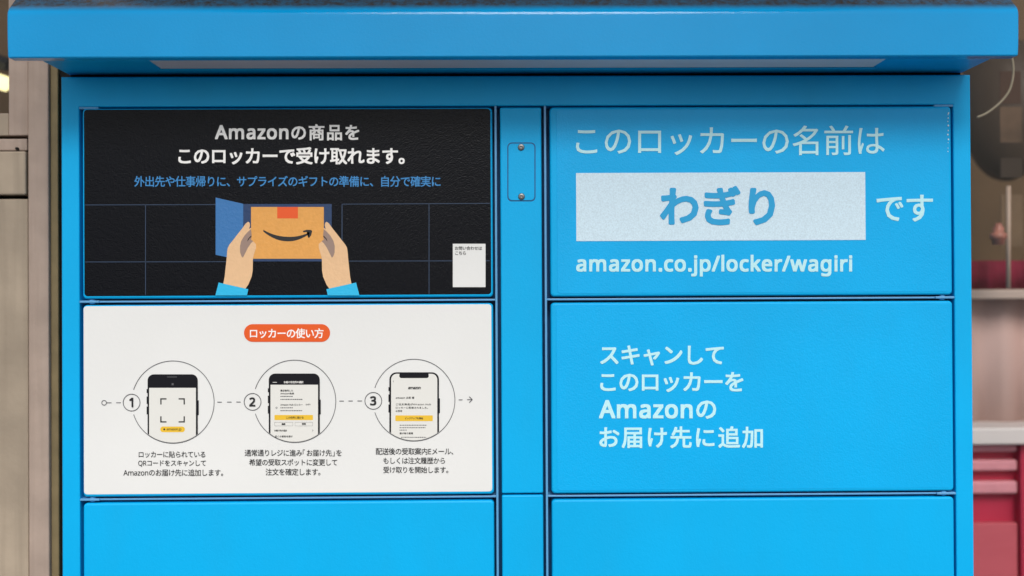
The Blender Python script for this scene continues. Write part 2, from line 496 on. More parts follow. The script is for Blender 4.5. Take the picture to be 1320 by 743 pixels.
# letter outlines of a plain humanist sans for the Latin lettering: advance, contours (1000 units per em)
GLYPHS = {
    '-': (322, ['40,229 40,307 282,307 282,229']),
    '.': (268, ['133,-14 110,-10 90,2 77,23 72,54 77,86 90,106 110,117 133,121 157,117 178,106 191,86 196,54 191,23 178,2 157,-10']),
    '/': (372, ['10,0 276,714 362,714 96,0']),
    '0': (572, ['285,-10 211,1 152,33 107,88 75,161 55,251 49,358 52,432 59,498 73,556 103,628 148,682 208,714 285,725 358,714 418,682 464,628 497,556 516,465 523,358 520,285 512,219 499,161 468,88 423,34 363,1', '285,65 354,83 399,137 419,194 430,268 434,358 430,447 419,520 399,577 354,632 285,650 216,632 171,577 152,520 141,447 137,358 141,268 152,195 171,138 216,83']),
    '1': (572, ['269,0 269,499 270,568 273,622 244,595 211,567 135,505 89,564 282,714 355,714 355,0']),
    '2': (572, ['48,0 48,73 235,262 326,358 359,400 382,440 396,483 401,529 392,581 366,618 326,641 275,649 226,644 184,631 144,610 103,581 56,640 101,672 153,699 210,718 275,724 365,711 433,674 477,613 491,534 485,480 468,430 440,381 404,333 308,231 159,84 159,80 520,80 520,0']),
    '3': (572, ['241,-10 187,-8 137,-2 90,10 45,29 45,111 92,91 142,77 193,67 242,64 325,73 381,102 412,146 423,205 410,263 371,302 307,324 223,331 154,331 154,406 224,406 301,415 358,443 392,486 403,541 394,587 368,622 327,643 273,650 219,646 174,633 93,590 49,650 92,678 143,702 204,718 272,724 370,712 439,674 479,617 493,547 483,482 453,432 406,397 345,376 345,372 420,354 473,318 505,267 515,203 508,144 486,93 449,49 397,17 327,-3']),
    '4': (572, ['363,0 363,162 21,162 21,237 357,718 448,718 448,241 552,241 552,162 448,162 448,0', '107,241 363,241 363,466 364,554 368,624 364,624 344,583 321,546']),
    '5': (572, ['248,-10 195,-8 145,0 100,12 63,29 63,112 103,92 151,78 201,68 249,65 320,74 376,103 413,150 425,219 414,281 382,327 327,355 246,364 182,359 124,349 80,377 107,714 465,714 465,634 182,634 165,427 211,434 275,438 343,432 402,414 450,383 499,317 515,228 507,159 484,101 445,53 391,18 326,-3']),
    '6': (572, ['298,-10 233,-1 175,24 126,67 88,128 69,179 59,238 55,305 58,381 69,456 88,528 117,592 160,646 217,688 290,715 382,724 429,722 470,715 470,640 430,649 384,652 321,646 269,629 228,602 197,566 174,523 158,474 148,420 143,363 149,363 176,395 213,423 260,441 318,447 402,433 468,390 511,322 525,230 518,161 498,102 463,54 391,6', '297,64 354,74 399,105 428,156 438,230 429,291 404,338 360,368 300,378 256,373 218,359 187,336 164,309 149,279 144,247 148,204 161,162 182,123 212,92 250,71']),
    '7': (572, ['136,0 429,634 44,634 44,714 523,714 523,646 233,0']),
    '8': (572, ['288,-10 217,-4 158,12 111,40 64,101 49,182 54,228 70,267 93,301 124,329 159,353 197,373 149,406 109,446 81,494 72,554 79,605 100,647 133,680 176,704 227,719 285,724 371,713 439,680 484,626 499,553 494,513 480,478 459,448 431,422 363,378 443,331 475,302 501,269 517,230 522,185 506,104 459,42 384,3', '289,412 337,436 376,465 403,502 412,550 403,594 377,626 336,646 284,653 234,646 193,626 167,594 158,550 162,516 176,488 196,465 223,446', '286,60 350,69 398,94 426,134 436,184 426,232 395,270 347,303 286,331 270,337 212,307 170,273 144,231 135,181 144,133 172,94 219,69']),
    '9': (572, ['192,-10 145,-8 102,0 102,75 143,65 190,62 254,68 306,85 346,112 378,147 401,190 417,240 426,293 431,350 425,350 398,318 362,291 314,273 255,267 172,281 107,323 64,392 50,483 57,553 79,612 113,660 158,695 213,717 278,724 343,715 401,690 450,646 488,585 506,535 516,476 520,409 517,333 506,258 487,187 457,123 415,68 358,26 284,-1', '274,336 319,341 357,356 388,378 412,405 426,435 431,467 427,510 414,552 393,591 363,622 325,643 278,650 222,640 177,609 147,557 137,484 145,422 171,375 213,346']),
    '@': (899, ['433,-89 358,-84 291,-69 231,-45 179,-11 137,31 103,82 78,140 63,206 58,280 65,370 87,453 123,527 171,591 232,642 305,682 359,700 418,710 482,714 549,709 610,695 667,671 739,619 795,548 820,491 836,428 841,357 838,311 831,267 817,225 798,188 774,156 744,131 709,114 668,109 627,116 595,135 574,164 563,196 558,196 536,162 505,134 465,115 417,109 350,122 299,160 268,219 258,295 265,357 284,412 315,457 358,491 409,513 470,520 557,512 623,496 613,293 612,267 612,257 617,214 631,188 651,175 674,171 703,177 727,197 746,226 760,265 768,309 771,358 762,444 733,516 689,572 631,614 561,640 482,648 410,643 346,627 290,601 221,545 171,471 148,414 135,351 130,283 139,192 165,116 208,56 268,12 343,-14 433,-23 493,-20 550,-9 648,20 648,-48 602,-64 552,-78 495,-86', '430,171 478,182 511,213 530,261 539,322 545,447 512,454 471,457 427,451 392,433 366,406 349,372 339,333 336,293 342,238 362,200 391,178']),
    'A': (639, ['0,0 279,717 360,717 638,0 545,0 459,221 176,221 91,0', '206,301 432,301 352,517 342,546 328,590 318,624 302,563 287,517']),
    'E': (556, ['97,0 97,714 496,714 496,635 187,635 187,412 478,412 478,334 187,334 187,79 496,79 496,0']),
    'H': (741, ['97,0 97,714 187,714 187,412 553,412 553,714 643,714 643,0 553,0 553,333 187,333 187,0']),
    'Q': (781, ['554,-170 416,-9 401,-10 391,-10 321,-5 260,10 206,36 142,91 97,165 77,223 65,288 61,359 65,429 77,493 97,551 142,624 206,679 260,705 322,720 392,725 460,720 520,705 572,680 636,625 683,552 703,493 716,429 720,358 714,275 697,201 667,135 627,80 575,38 512,8 683,-170', '391,68 465,77 524,102 569,145 600,204 619,274 625,358 619,442 600,512 569,569 524,612 465,638 392,646 318,638 259,612 213,569 182,512 162,442 156,358 162,274 181,204 213,145 258,102 317,77']),
    'R': (622, ['97,0 97,714 294,714 375,708 440,692 490,664 538,600 554,511 549,459 533,416 509,382 479,356 446,335 411,320 607,0 502,0 329,295 187,295 187,0', '187,371 294,371 369,380 421,406 451,448 461,507 451,567 419,607 366,629 289,636 187,636']),
    'a': (561, ['215,-10 148,0 94,29 58,78 46,149 62,220 109,273 159,297 223,313 303,320 394,323 394,355 387,412 365,448 330,468 283,474 242,471 203,462 132,433 105,499 143,517 188,532 237,542 288,545 373,534 433,502 468,446 480,365 480,0 416,0 399,76 395,76 359,38 322,11 276,-5', '235,61 297,70 348,99 382,146 393,214 393,262 314,259 229,249 176,227 147,193 137,148 144,109 165,82 196,66']),
    'b': (615, ['339,-10 282,-4 236,13 200,38 173,68 166,68 148,0 85,0 85,760 173,760 173,575 172,512 168,465 173,465 200,496 236,522 282,539 339,545 429,528 500,476 533,422 553,352 560,268 553,184 533,114 499,60 429,7', '326,63 389,76 433,116 460,181 469,269 453,382 405,449 324,472 252,460 206,423 181,360 173,271 173,267 181,180 205,115 252,76']),
    'c': (480, ['300,-10 233,-3 174,19 124,56 87,109 63,178 55,265 63,355 88,426 127,480 178,517 238,539 306,546 385,537 447,517 420,444 364,461 304,469 216,446 164,379 146,266 156,180 184,117 232,79 299,66 340,68 376,75 438,97 438,19 379,-2']),
    'e': (564, ['313,-10 241,-2 178,21 126,60 88,113 63,182 55,264 62,346 85,415 120,471 168,512 225,537 292,546 356,539 411,516 454,480 487,431 506,372 513,304 513,251 146,251 159,171 193,113 246,77 317,65 365,67 407,75 489,102 489,25 408,-2 364,-8', '148,321 421,321 413,383 390,431 349,463 291,474 235,464 192,433 162,385']),
    'g': (615, ['290,-240 216,-236 152,-225 97,-206 97,-125 154,-148 220,-162 295,-167 357,-157 404,-127 433,-79 443,-16 443,5 444,39 446,71 442,71 400,26 344,-1 276,-10 183,8 113,63 81,118 62,186 55,267 62,347 81,414 113,471 183,527 275,546 325,541 371,526 410,501 443,465 448,465 460,536 530,536 530,-9 524,-79 504,-137 471,-182 425,-214 365,-234', '289,62 359,73 407,106 435,162 444,246 444,267 434,361 406,424 357,460 287,472 228,459 183,419 155,354 146,266 155,179 182,115 227,75']),
    'i': (258, ['130,625 110,628 93,639 82,656 78,681 82,706 93,723 110,734 130,737 149,734 166,723 177,706 181,681 177,656 166,639 149,628', '85,0 85,536 173,536 173,0']),
    'j': (258, ['130,625 110,628 93,639 82,656 78,681 82,706 93,723 110,734 130,737 149,734 166,723 177,706 181,681 177,656 166,639 149,628', '22,-240 -22,-237 -55,-228 -55,-157 -24,-164 11,-167 40,-163 64,-149 80,-124 85,-83 85,536 173,536 173,-80 164,-147 137,-197 90,-229']),
    'k': (534, ['85,0 85,760 172,760 172,363 171,321 168,276 172,276 190,299 214,330 236,355 407,536 510,536 293,307 525,0 419,0 233,250 172,197 172,0']),
    'l': (258, ['85,0 85,760 173,760 173,0']),
    'm': (935, ['85,0 85,536 156,536 169,463 174,463 203,500 242,526 285,541 332,546 406,536 461,506 496,456 501,456 533,496 575,524 622,541 673,546 753,534 809,500 843,439 854,349 854,0 767,0 767,345 740,440 658,472 591,461 546,427 521,372 513,296 513,0 426,0 426,345 399,440 316,472 248,460 204,422 181,361 173,278 173,0']),
    'n': (618, ['85,0 85,536 156,536 169,463 174,463 205,500 246,526 293,541 343,546 427,534 488,500 525,439 537,349 537,0 450,0 450,343 420,440 330,472 255,460 207,422 182,361 173,278 173,0']),
    'o': (605, ['301,-10 234,-2 175,22 125,62 87,117 63,187 55,269 62,351 85,419 122,474 172,514 233,538 304,546 373,538 432,513 482,474 520,420 543,351 551,269 544,187 521,118 484,63 433,22 372,-2', '303,63 373,77 422,119 450,184 460,269 451,354 422,418 373,459 302,472 231,459 183,418 155,354 146,269 155,184 184,119 232,77']),
    'p': (615, ['85,-240 85,536 157,536 169,463 173,463 201,495 236,522 282,540 340,546 429,529 500,477 533,423 553,354 560,269 553,185 533,116 500,61 429,8 339,-10 282,-4 237,14 200,39 173,68 167,68 171,25 173,-20 173,-240', '326,63 371,70 406,90 434,122 454,164 465,213 469,270 460,353 433,417 388,458 324,472 254,460 209,426 183,368 173,286 173,269 181,181 205,117 252,76']),
    'r': (413, ['85,0 85,536 157,536 167,438 171,438 201,479 238,514 283,538 335,546 368,545 398,540 387,459 359,464 329,466 289,460 252,444 220,416 194,381 178,337 173,286 173,0']),
    'u': (618, ['274,-10 189,2 128,36 91,97 79,185 79,536 168,536 168,191 198,95 287,63 362,75 411,113 436,174 445,257 445,536 533,536 533,0 461,0 448,71 444,71 413,35 372,9 324,-5']),
    'w': (786, ['158,1 11,537 102,537 176,251 197,164 211,91 215,91 225,133 237,186 251,235 346,537 442,537 534,235 555,161 570,92 574,92 587,161 610,251 685,537 775,537 626,1 523,1 431,303 408,383 394,445 390,445 377,383 354,302 258,1']),
    'z': (470, ['39,0 39,58 327,468 56,468 56,536 424,536 424,470 140,68 431,68 431,0']),
}
_glyph_cache = {}


def make_glyphs(chars):
    """Fill every letter once: Latin from the outlines above, kana and kanji from Blender's built-in font."""
    todo = []
    for ch in sorted(set(chars)):
        if ch == ' ':
            continue
        if ch in GLYPHS:
            c = bpy.data.curves.new('letter', 'CURVE')
            c.dimensions = '2D'
            c.fill_mode = 'BOTH'
            for k in GLYPHS[ch][1]:
                pts = [tuple(float(t)/1000 for t in q.split(',')) for q in k.split()]
                s = c.splines.new('POLY')
                s.points.add(len(pts) - 1)
                for q, (x, y) in zip(s.points, pts):
                    q.co = (x, y, 0, 1)
                s.use_cyclic_u = True
            adv = GLYPHS[ch][0]/1000
        else:
            c = bpy.data.curves.new('letter', 'FONT')
            c.body = ch
            c.resolution_u = 3
            adv = 1.0 if ch not in '「」' else 0.62
        o = bpy.data.objects.new('letter', c)
        COL.objects.link(o)
        todo.append((ch, o, adv))
    bpy.context.view_layer.update()
    dg = bpy.context.evaluated_depsgraph_get()
    for ch, o, adv in todo:
        me = o.evaluated_get(dg).to_mesh()
        vs = [(v.co.x, v.co.y) for v in me.vertices]
        if ch in '「」':
            mx = min(v[0] for v in vs)
            vs = [(x - mx + 0.1, y) for x, y in vs]
        _glyph_cache[ch] = (vs, [list(p.vertices) for p in me.polygons], adv)
    for ch, o, adv in todo:
        c = o.data
        bpy.data.objects.remove(o)
        bpy.data.curves.remove(c)


def glyph(ch):
    return _glyph_cache[ch]


make_glyphs('Amazonの商品をこのロッカーで受け取れます。外出先や仕事帰りに、サプライズのギフトの準備に、自分で確実に'
            'お問い合わせはこちらロッカーの使い方123ロッカーに貼られているQRコードをスキャンしてお届け先に追加します。'
            '通常通りレジに進み「お届け先」を希望の受取スポットに変更して注文を確定します。配送後の受取案内Eメール、'
            'もしくは注文履歴から受け取りを開始します。このロッカーの名前はわぎりですamazon.co.jp/locker/wagiri'
            'お届け先住所の選択最近使用したお届け先会員ロッカーこの住所に届ける編集削除お届け先の追加近くの受取を探す'
            '太郎様ご注文商品がHubに配達されました受け取りくださいピックアップを開始期限までにお受取')

# ------------------------------------------------------------------ the setting
g = bmesh.new()
for x0, x1, y0, y1 in ((-60, 60, -60, 60),):
    f = g.faces.new([g.verts.new(p) for p in ((x0, y0, 0), (x1, y0, 0), (x1, y1, 0), (x0, y1, 0))])
pave = obj('pavement', g, M['concrete'])
pave['kind'] = 'structure'

# ------------------------------------------------------------------ the parcel locker
XL, XR = -0.493, 0.493
IL, IR = -0.47393, 0.47393
ZT = 1.7883
RIB1, RIB2 = 1.54564, 1.33259
PITCHZ = RIB1 - RIB2
DEPTH = 0.50
ZB = 0.10
head_lo = Z(136.6)
ribs = [RIB1 - PITCHZ*k for k in range(7)]      # undersides of the seven rows
bottom_rail = ribs[-1] + 0.001

lk = thing('parcel_locker', 'bright blue steel parcel locker under a projecting blue canopy, its upper doors printed with notices',
           'parcel locker', (0, DEPTH/2, 0))

# cabinet shell with its front frame
bm = bmesh.new()
loops = []
for y, ox, ix in ((0.022, 0, 0), (0.0012, 0, 0), (0.0004, 0.0004, 0.0004), (0.0, 0.0014, 0.0012)):
    o_ = [bm.verts.new(p) for p in ((XL + ox, y, ZB + ox), (XR - ox, y, ZB + ox), (XR - ox, y, ZT - ox), (XL + ox, y, ZT - ox))]
    i_ = [bm.verts.new(p) for p in ((IL - ix, y, bottom_rail - ix), (IR + ix, y, bottom_rail - ix), (IR + ix, y, head_lo + ix), (IL - ix, y, head_lo + ix))]
    loops.append((o_, i_))
for (oa, ia), (ob, ib) in zip(loops, loops[1:]):
    for k in range(4):
        j = (k + 1) % 4
        bm.faces.new((oa[k], oa[j], ob[j], ob[k]))
        bm.faces.new((ia[j], ia[k], ib[k], ib[j]))
for o_, i_ in (loops[0], loops[-1]):
    for k in range(4):
        j = (k + 1) % 4
        bm.faces.new((o_[k], o_[j], i_[j], i_[k]))
bmesh.ops.recalc_face_normals(bm, faces=bm.faces)
obj('front_frame', bm, M['blue'], lk)
bm = bmesh.new()
box(bm, XL + 0.001, XL + 0.004, 0.022, DEPTH, ZB, ZT - 0.001)
box(bm, XR - 0.004, XR - 0.001, 0.022, DEPTH, ZB, ZT - 0.001)
box(bm, XL + 0.004, XR - 0.004, DEPTH - 0.003, DEPTH, ZB, ZT - 0.001)
box(bm, XL + 0.004, XR - 0.004, 0.022, DEPTH - 0.003, ZT - 0.004, ZT - 0.001)
obj('cabinet_shell', bm, M['blue'], lk)
obj('inner_back', boxes((XL + 0.005, XR - 0.005, 0.024, 0.027, ZB + 0.001, ZT - 0.005)), M['blue_inner'], lk)
obj('plinth', boxes((XL + 0.02, XR - 0.02, 0.03, DEPTH - 0.02, 0, ZB)), M['plinth'], lk)

# upright ribs and shelf edges seen in the gaps
xr0, xr1 = X(639.8), X(703.6)
for xc in (xr0, xr1):
    obj('upright_rib', boxes((xc - 0.0012, xc + 0.0012, -0.0006, 0.0238, bottom_rail, head_lo), bev=0.0005, seg=2), M['rib'], lk)
for k, z in enumerate(ribs[:-1]):
    for a, b in ((IL, xr0 - 0.0012), (xr1 + 0.0012, IR)):
        obj('shelf_edge', boxes((a, b, 0.002, 0.0238, z - 0.0010, z + 0.0010), bev=0.0004, seg=2), M['rib'], lk)

# hinge knuckles at the outer ends of each shelf edge and under the head rail
def hinge(xo, sgn, z):
    bm = bmesh.new()
    box(bm, min(xo, xo + sgn*0.021), max(xo, xo + sgn*0.021), -0.0005, 0.006, z - 0.0013, z + 0.0013, bev=0.0008, seg=2)
    xc = xo + sgn*0.0125
    n = 14
    for s0, s1, r0, r1 in ((-0.0026, -0.0012, 0.0022, 0.0036), (-0.0012, 0.0012, 0.0036, 0.0036), (0.0012, 0.0026, 0.0036, 0.0022)):
        a = [bm.verts.new((xc + r0*math.cos(t*math.tau/n), 0.004 + r0*math.sin(t*math.tau/n), z + s0)) for t in range(n)]
        b = [bm.verts.new((xc + r1*math.cos(t*math.tau/n), 0.004 + r1*math.sin(t*math.tau/n), z + s1)) for t in range(n)]
        for t in range(n):
            bm.faces.new((a[t], a[(t+1) % n], b[(t+1) % n], b[t]))
    return bm
for z in [head_lo - 0.0012] + ribs[:-1]:
    obj('hinge', hinge(IL, 1, z), M['rib'], lk)
    obj('hinge', hinge(IR, -1, z), M['rib'], lk)

# doors
DL0, DL1 = X(107.0), X(635.6)
DR0, DR1 = X(709.6), X(1227.3)
FRONT = -0.0012
def door(x0, x1, z0, z1):
    return obj('door', rounded_slab(x0, x1, FRONT, 0.0215, z0, z1, 0.0042, 0.0024), M['blue'], lk)
tops = [head_lo + 0.0036 - 0.0052] + [z - 0.0036 for z in ribs[:-1]]
tops[0] = Z(138.8)
bots = [z + 0.0030 for z in ribs]
doors = {}
for r in range(7):
    doors['left', r] = door(DL0, DL1, bots[r], tops[r])
    doors['right', r] = door(DR0, DR1, bots[r], tops[r])

# centre column
CX0, CX1 = X(645.6), X(698.8)
seam = Z(637.2, 672)
up = obj('column_panel', boxes((CX0, CX1, -0.0008, 0.0215, seam + 0.0009, tops[0]), bev=0.0016, seg=3, only='front'), M['blue'], lk)
obj('column_panel', boxes((CX0, CX1, -0.0008, 0.0215, bottom_rail + 0.002, seam - 0.0009), bev=0.0016, seg=3, only='front'), M['blue'], lk)
# access cover let into the column: dark groove, plate, two screws
pr = Print(0, -0.0006)
c = rounded(653.9, 184.0, 690.3, 260.0, 6)
d = rounded(655.3, 185.4, 688.9, 258.6, 5)
for i in range(len(c)):
    j = (i + 1) % len(c)
    pr.poly([c[i], c[j], d[j], d[i]])
gv = pr.build('cover_groove', M['blue_inner'], up)
bm = bmesh.new()
ring = [at(x, y) for x, y in rounded(655.5, 185.6, 688.7, 258.4, 5)]
lo = [bm.verts.new((p.x, -0.0009, p.z)) for p in ring]
hi = [bm.verts.new((p.x, -0.0016, p.z)) for p in ring]
for i in range(len(ring)):
    j = (i + 1) % len(ring)
    bm.faces.new((lo[i], lo[j], hi[j], hi[i]))
bm.faces.new(hi)
bmesh.ops.recalc_face_normals(bm, faces=bm.faces)
obj('access_cover', bm, M['blue'], up)
for px, py in ((671.7, 190.4), (672.2, 253.8)):
    p = at(px, py)
    bm = bmesh.new()
    n = 20
    prev = None
    for rr, yy in ((0.0037, -0.0016), (0.0036, -0.0024), (0.0030, -0.0031), (0.0016, -0.0034), (0.0013, -0.0022), (0.0003, -0.0021)):
        m_ = 6 if rr < 0.0015 else n
        cur = [bm.verts.new((p.x + rr*math.cos(t*math.tau/n), yy, p.z + rr*math.sin(t*math.tau/n))) for t in range(n)]
        if prev:
            for t in range(n):
                bm.faces.new((prev[t], prev[(t+1) % n], cur[(t+1) % n], cur[t]))
        prev = cur
    bm.faces.new(prev)
    bmesh.ops.recalc_face_normals(bm, faces=bm.faces)
    obj('screw', bm, M['steel'], up)

# ---- canopy: fascia, hood and the light panel underneath
YF = -0.0935
ZU = ZT + 0.0045                                   # underside
FX0, FX1 = at(9.6, 76, YF).x, at(1313.2, 73, YF).x
zfb = at(660, 73.6, YF).z                          # lower edge of the fascia
zr = at(660, 20.5, YF).z                           # where the rounding starts
R_ = 0.013
can = obj('canopy_hood', boxes((XL + 0.004, XR - 0.004, YF + 0.016, DEPTH, ZU, zr + R_ - 0.004), bev=0.0008, seg=2), M['blue'], lk)
prof = [(YF + 0.0145, zfb), (YF + 0.0012, zfb), (YF, zfb + 0.0012)]
for k in range(1, 9):
    t = k/8
    prof.append((YF - 0.0014*math.sin(t*math.pi*0.6), zfb + 0.0012 + (zr - zfb - 0.0012)*t))
yq = prof[-1][0]
for k in range(1, 11):
    a = math.radians(52*k/10)
    prof.append((yq + R_*(1 - math.cos(a)), zr + R_*math.sin(a)))
ye, ze = prof[-1]
ztop = ze + 0.034                                   # dusty upper slope, then the flat top
prof += [(ye + 0.036, ztop - 0.004), (ye + 0.042, ztop - 0.001), (ye + 0.10, ztop), (ye + 0.10, ztop - 0.003)]
prof += [(YF + 0.0145, ze - 0.004)]
bm = bmesh.new()
extrude_profile(bm, prof, FX0, FX1)
bmesh.ops.recalc_face_normals(bm, faces=bm.faces)
ends = [e for e in bm.edges if all(abs(v.co.x - FX0) < 1e-6 for v in e.verts) or all(abs(v.co.x - FX1) < 1e-6 for v in e.verts)]
ends = [e for e in ends if all(v.co.y < YF + 0.060 for v in e.verts)]
bmesh.ops.bevel(bm, geom=ends, offset=0.002, offset_type='OFFSET', segments=3, profile=0.5, affect='EDGES')
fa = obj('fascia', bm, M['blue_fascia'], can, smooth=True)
fa.data.set_sharp_from_angle(angle=math.radians(32))
obj('canopy_gap', boxes((XL + 0.006, XR - 0.006, 0.012, DEPTH - 0.01, ZT - 0.0005, ZU + 0.0005)), M['void'], lk)
# light panel: grey diffuser in a thin blue lip
yb = -0.029
lx0, lx1 = at(207.5, 88, yb).x, at(1125.5, 86.5, yb).x
obj('light_diffuser', boxes((lx0, lx1, YF + 0.0165, yb, ZU - 0.0016, ZU + 0.002), bev=0.0006, seg=2), M['diffuser'], can)
obj('diffuser_lip', boxes((lx0 - 0.003, lx1 + 0.003, yb + 0.0005, yb + 0.004, ZU - 0.003, ZU + 0.002), bev=0.0005, seg=2), M['blue'], can)

# ------------------------------------------------------------------ printing on the doors
def film(dr, x0, x1, z0, z1, mat, name='print_film'):
    return obj(name, rounded_slab(x0, x1, FRONT - 0.0003, FRONT + 0.0002, z0, z1, 0.0035, 0.00015, 1), mat, dr)
FP = FRONT - 0.0003
e = 0.0024
d1, d2 = doors['left', 0], doors['left', 1]
d3, d4 = doors['right', 0], doors['right', 1]
d1['label'] = 'black printed door with hands holding a parcel'
d2['label'] = 'white printed door with three numbered steps'
d3['label'] = 'blue door printed with the name of the locker'
d4['label'] = 'blue door printed with four lines of pale lettering'
film(d1, DL0 + 0.0020, DL1 - 0.0020, bots[0] + 0.0030, tops[0] - 0.0014, M['black_film'])
film(d2, DL0 + 0.0010, DL1 - 0.0020, bots[1] + 0.0030, tops[1] - 0.0012, M['white_film'])
film(d3, DR0 + 0.0075, DR1 - 0.0030, bots[0] + 0.0034, tops[0] - 0.0030, M['blue_film'])
film(d4, DR0 + 0.0060, DR1 - 0.0030, bots[1] + 0.0034, tops[1] - 0.0030, M['blue_film'])

# black door -------------------------------------------------------
p = Print(3, FP)
p.text('Amazonの商品を', 277.5, 463.5, 160.6, 181.8, bold=0.026, latin=(1.09, 0.034))
p.text('このロッカーで受け取れます。', 230.5, 522, 190.3, 212.6, bold=0.026)
p.build('heading_lettering', M['ink_white'], d1)
p = Print(3, FP)
p.text('外出先や仕事帰りに、サプライズのギフトの準備に、自分で確実に', 174, 568, 227.2, 241.4, bold=0.014)
p.build('caption_lettering', M['ink_blue'], d1)
p = Print(1, FP)
for a, b in (((110.5, 264.6), (279, 264.2)), ((110.5, 338), (300, 337.6))):
    p.line([a, b], 1.0)
p.line([(188.3, 264.5), (188.3, 380.5)], 1.0)
p.build('locker_outline', M['line_navy'], d1)
p = Print(1, FP)
for a, b in (((441, 263.6), (631.5, 262.6)), ((428, 337.0), (631.5, 336.4))):
    p.line([a, b], 1.0)
p.line([(441.2, 263.6), (441.2, 337)], 1.2)
p.line([(553.2, 263.2), (553.2, 379.3)], 1.0)
p.build('locker_outline', M['line_navy'], d1)
Q = lambda pts: [(260 + x/4.955, 240 + y/4.955) for x, y in pts]
Mi = lambda pts: [(1100 - x, y) for x, y in pts]
p = Print(2, FP)
p.poly(Q([(266, 116), (832, 116), (832, 482), (266, 482)]))
p.build('open_compartment', M['navy'], d1)
p = Print(3, FP)
p.poly(Q([(92, 75), (268, 115), (268, 476), (92, 440)]))
p.build('open_flap', M['flap'], d1)
p = Print(4, FP)
p.poly(Q([(318, 135), (782, 135), (782, 465), (318, 465)]))
p.build('cardboard_box', M['kraft'], d1)
p = Print(5, FP)
p.poly(Q([(485, 135), (617, 135), (617, 208), (485, 208)]))
p.build('box_tape', M['tape'], d1)
# curved arrow on the box
p = Print(5, FP)
upp, low = [], []
for k in range(25):
    t = k/24
    x = 396 + (690 - 396)*t
    yc = 284 + 50*math.sin(math.pi*min(1, t*1.06 + 0.0))**0.85 if t < 0.943 else 284 + 50*0.0
    mid = 286 + 4*(1 - t)*0 + 53*(1 - ((t - 0.52)/0.52)**2) + (8 if t > 0.5 else 0)*(t - 0.5)*2
    th = 3 + 11.5*math.sin(math.pi*(0.06 + 0.9*t))**0.9
    upp.append((x, mid - th))
    low.append((x, mid + th))
p.poly(Q(upp + low[::-1]))
p.poly(Q([(648, 288), (672, 280), (702, 282), (708, 290), (700, 318), (688, 333), (682, 330), (690, 303), (688, 296), (672, 294), (652, 297)]))
p.build('arrow_mark', M['ink_black'], d1)
hand = [(300, 229), (309, 236), (312, 252), (306, 275), (318, 268), (318, 352), (335, 357), (350, 372), (350, 395), (333, 452), (330, 475), (329, 540), (322, 580),
        (300, 632), (278, 662), (140, 632), (150, 580), (162, 470), (166, 420), (170, 395), (180, 376), (205, 345), (228, 315), (262, 272), (285, 240)]
palm = [(318, 276), (300, 292), (276, 318), (256, 352), (248, 385), (249, 425), (258, 450), (266, 459), (280, 432), (298, 395), (318, 366), (332, 352), (318, 345), (322, 315)]
crease = [(318, 318), (300, 338), (294, 356), (299, 350), (308, 336), (322, 324)]
cuff = [(112, 617), (301, 659), (293, 699), (91, 699)]
for fl in (lambda q: q, Mi):
    p = Print(6, FP); p.poly(Q(fl(hand))); p.build('hand_drawing', M['skin'], d1)
    p = Print(7, FP); p.poly(Q(fl(palm))); p.build('palm_shade', M['palm'], d1)
    p = Print(8, FP); p.poly(Q(fl(crease))); p.build('palm_crease', M['phone'], d1)
    p = Print(7, FP); p.poly(Q(fl(cuff))); p.build('cuff_drawing', M['cuff'], d1)
# small white sticker
p = Print(4, FP); p.rect(583.8, 314.6, 625.9, 370.4)
p.build('white_sticker', M['white_film'], d1)
p = Print(5, FP)
p.text('お問い合わせは', 586.6, 621.4, 317.9, 322.8, bold=0.02)
p.text('こちら', 587.0, 600.6, 324.1, 329.2, bold=0.02)
p.build('sticker_lettering', M['ink_black'], d1)

# white door ------------------------------------------------------
p = Print(1, FP); p.poly(rounded(315, 418, 425.8, 440.8, 11.3, 10))
p.build('title_badge', M['pill'], d2)
p = Print(2, FP); p.text('ロッカーの使い方', 322.6, 417.4, 423.4, 436.2, bold=0.018)
p.build('badge_lettering', M['ink_white'], d2)
p = Print(2, FP)
rings = [(223.6, 518.3, 53.0, 170.4, 518.9), (380.2, 517.3, 53.0, 326.1, 518.0), (533.8, 515.8, 52.7, 481.5, 516.7)]
for cx, cy, r, sx_, sy_ in rings:
    p.arc(cx, cy, r, 0.85, -162.5, 162.5, 110)
    p.arc(sx_, sy_, 10.8, 0.95, n=48)
p.arc(135, 519.2, 3.0, 0.9, n=24)
for a, b, y in ((138, 144.5, 519.2), (150.5, 156.5, 519.1), (280.6, 286.4, 518.4), (293.4, 299, 518.3), (305.2, 310.6, 518.2),
                (437.8, 443.6, 517), (449.6, 455.2, 516.9), (461, 467, 516.8), (591.3, 596.3, 515.4), (602.2, 608.6, 515.2)):
    p.line([(a, y), (b, y)], 0.95)
p.line([(605, 511.4), (608.9, 515.2), (605, 519)], 1.0)
p.build('step_diagram', M['ink_grey'], d2)
for n_, x0_, x1_, y0_, y1_ in (('1', 167.4, 172.8, 512.6, 525.0), ('2', 321.8, 330.2, 512.2, 524.0), ('3', 477.3, 485.4, 510.6, 522.6)):
    p = Print(3, FP)
    p.text(n_, x0_, x1_, y0_, y1_, bold=0.035)
    p.build('step_number', M['ink_black'], d2)
def capt(*rows):
    p = Print(2, FP)
    for s, x0, x1, y0, y1 in rows:
        p.text(s, x0, x1, y0, y1, bold=0.006)
    p.build('step_caption', M['ink_black'], d2)
capt(('ロッカーに貼られている', 179.6, 265.2, 580.9, 590.4), ('QRコードをスキャンして', 179.0, 266.0, 592.4, 602.2), ('Amazonのお届け先に追加します。', 159.8, 288.2, 604.2, 614.0))
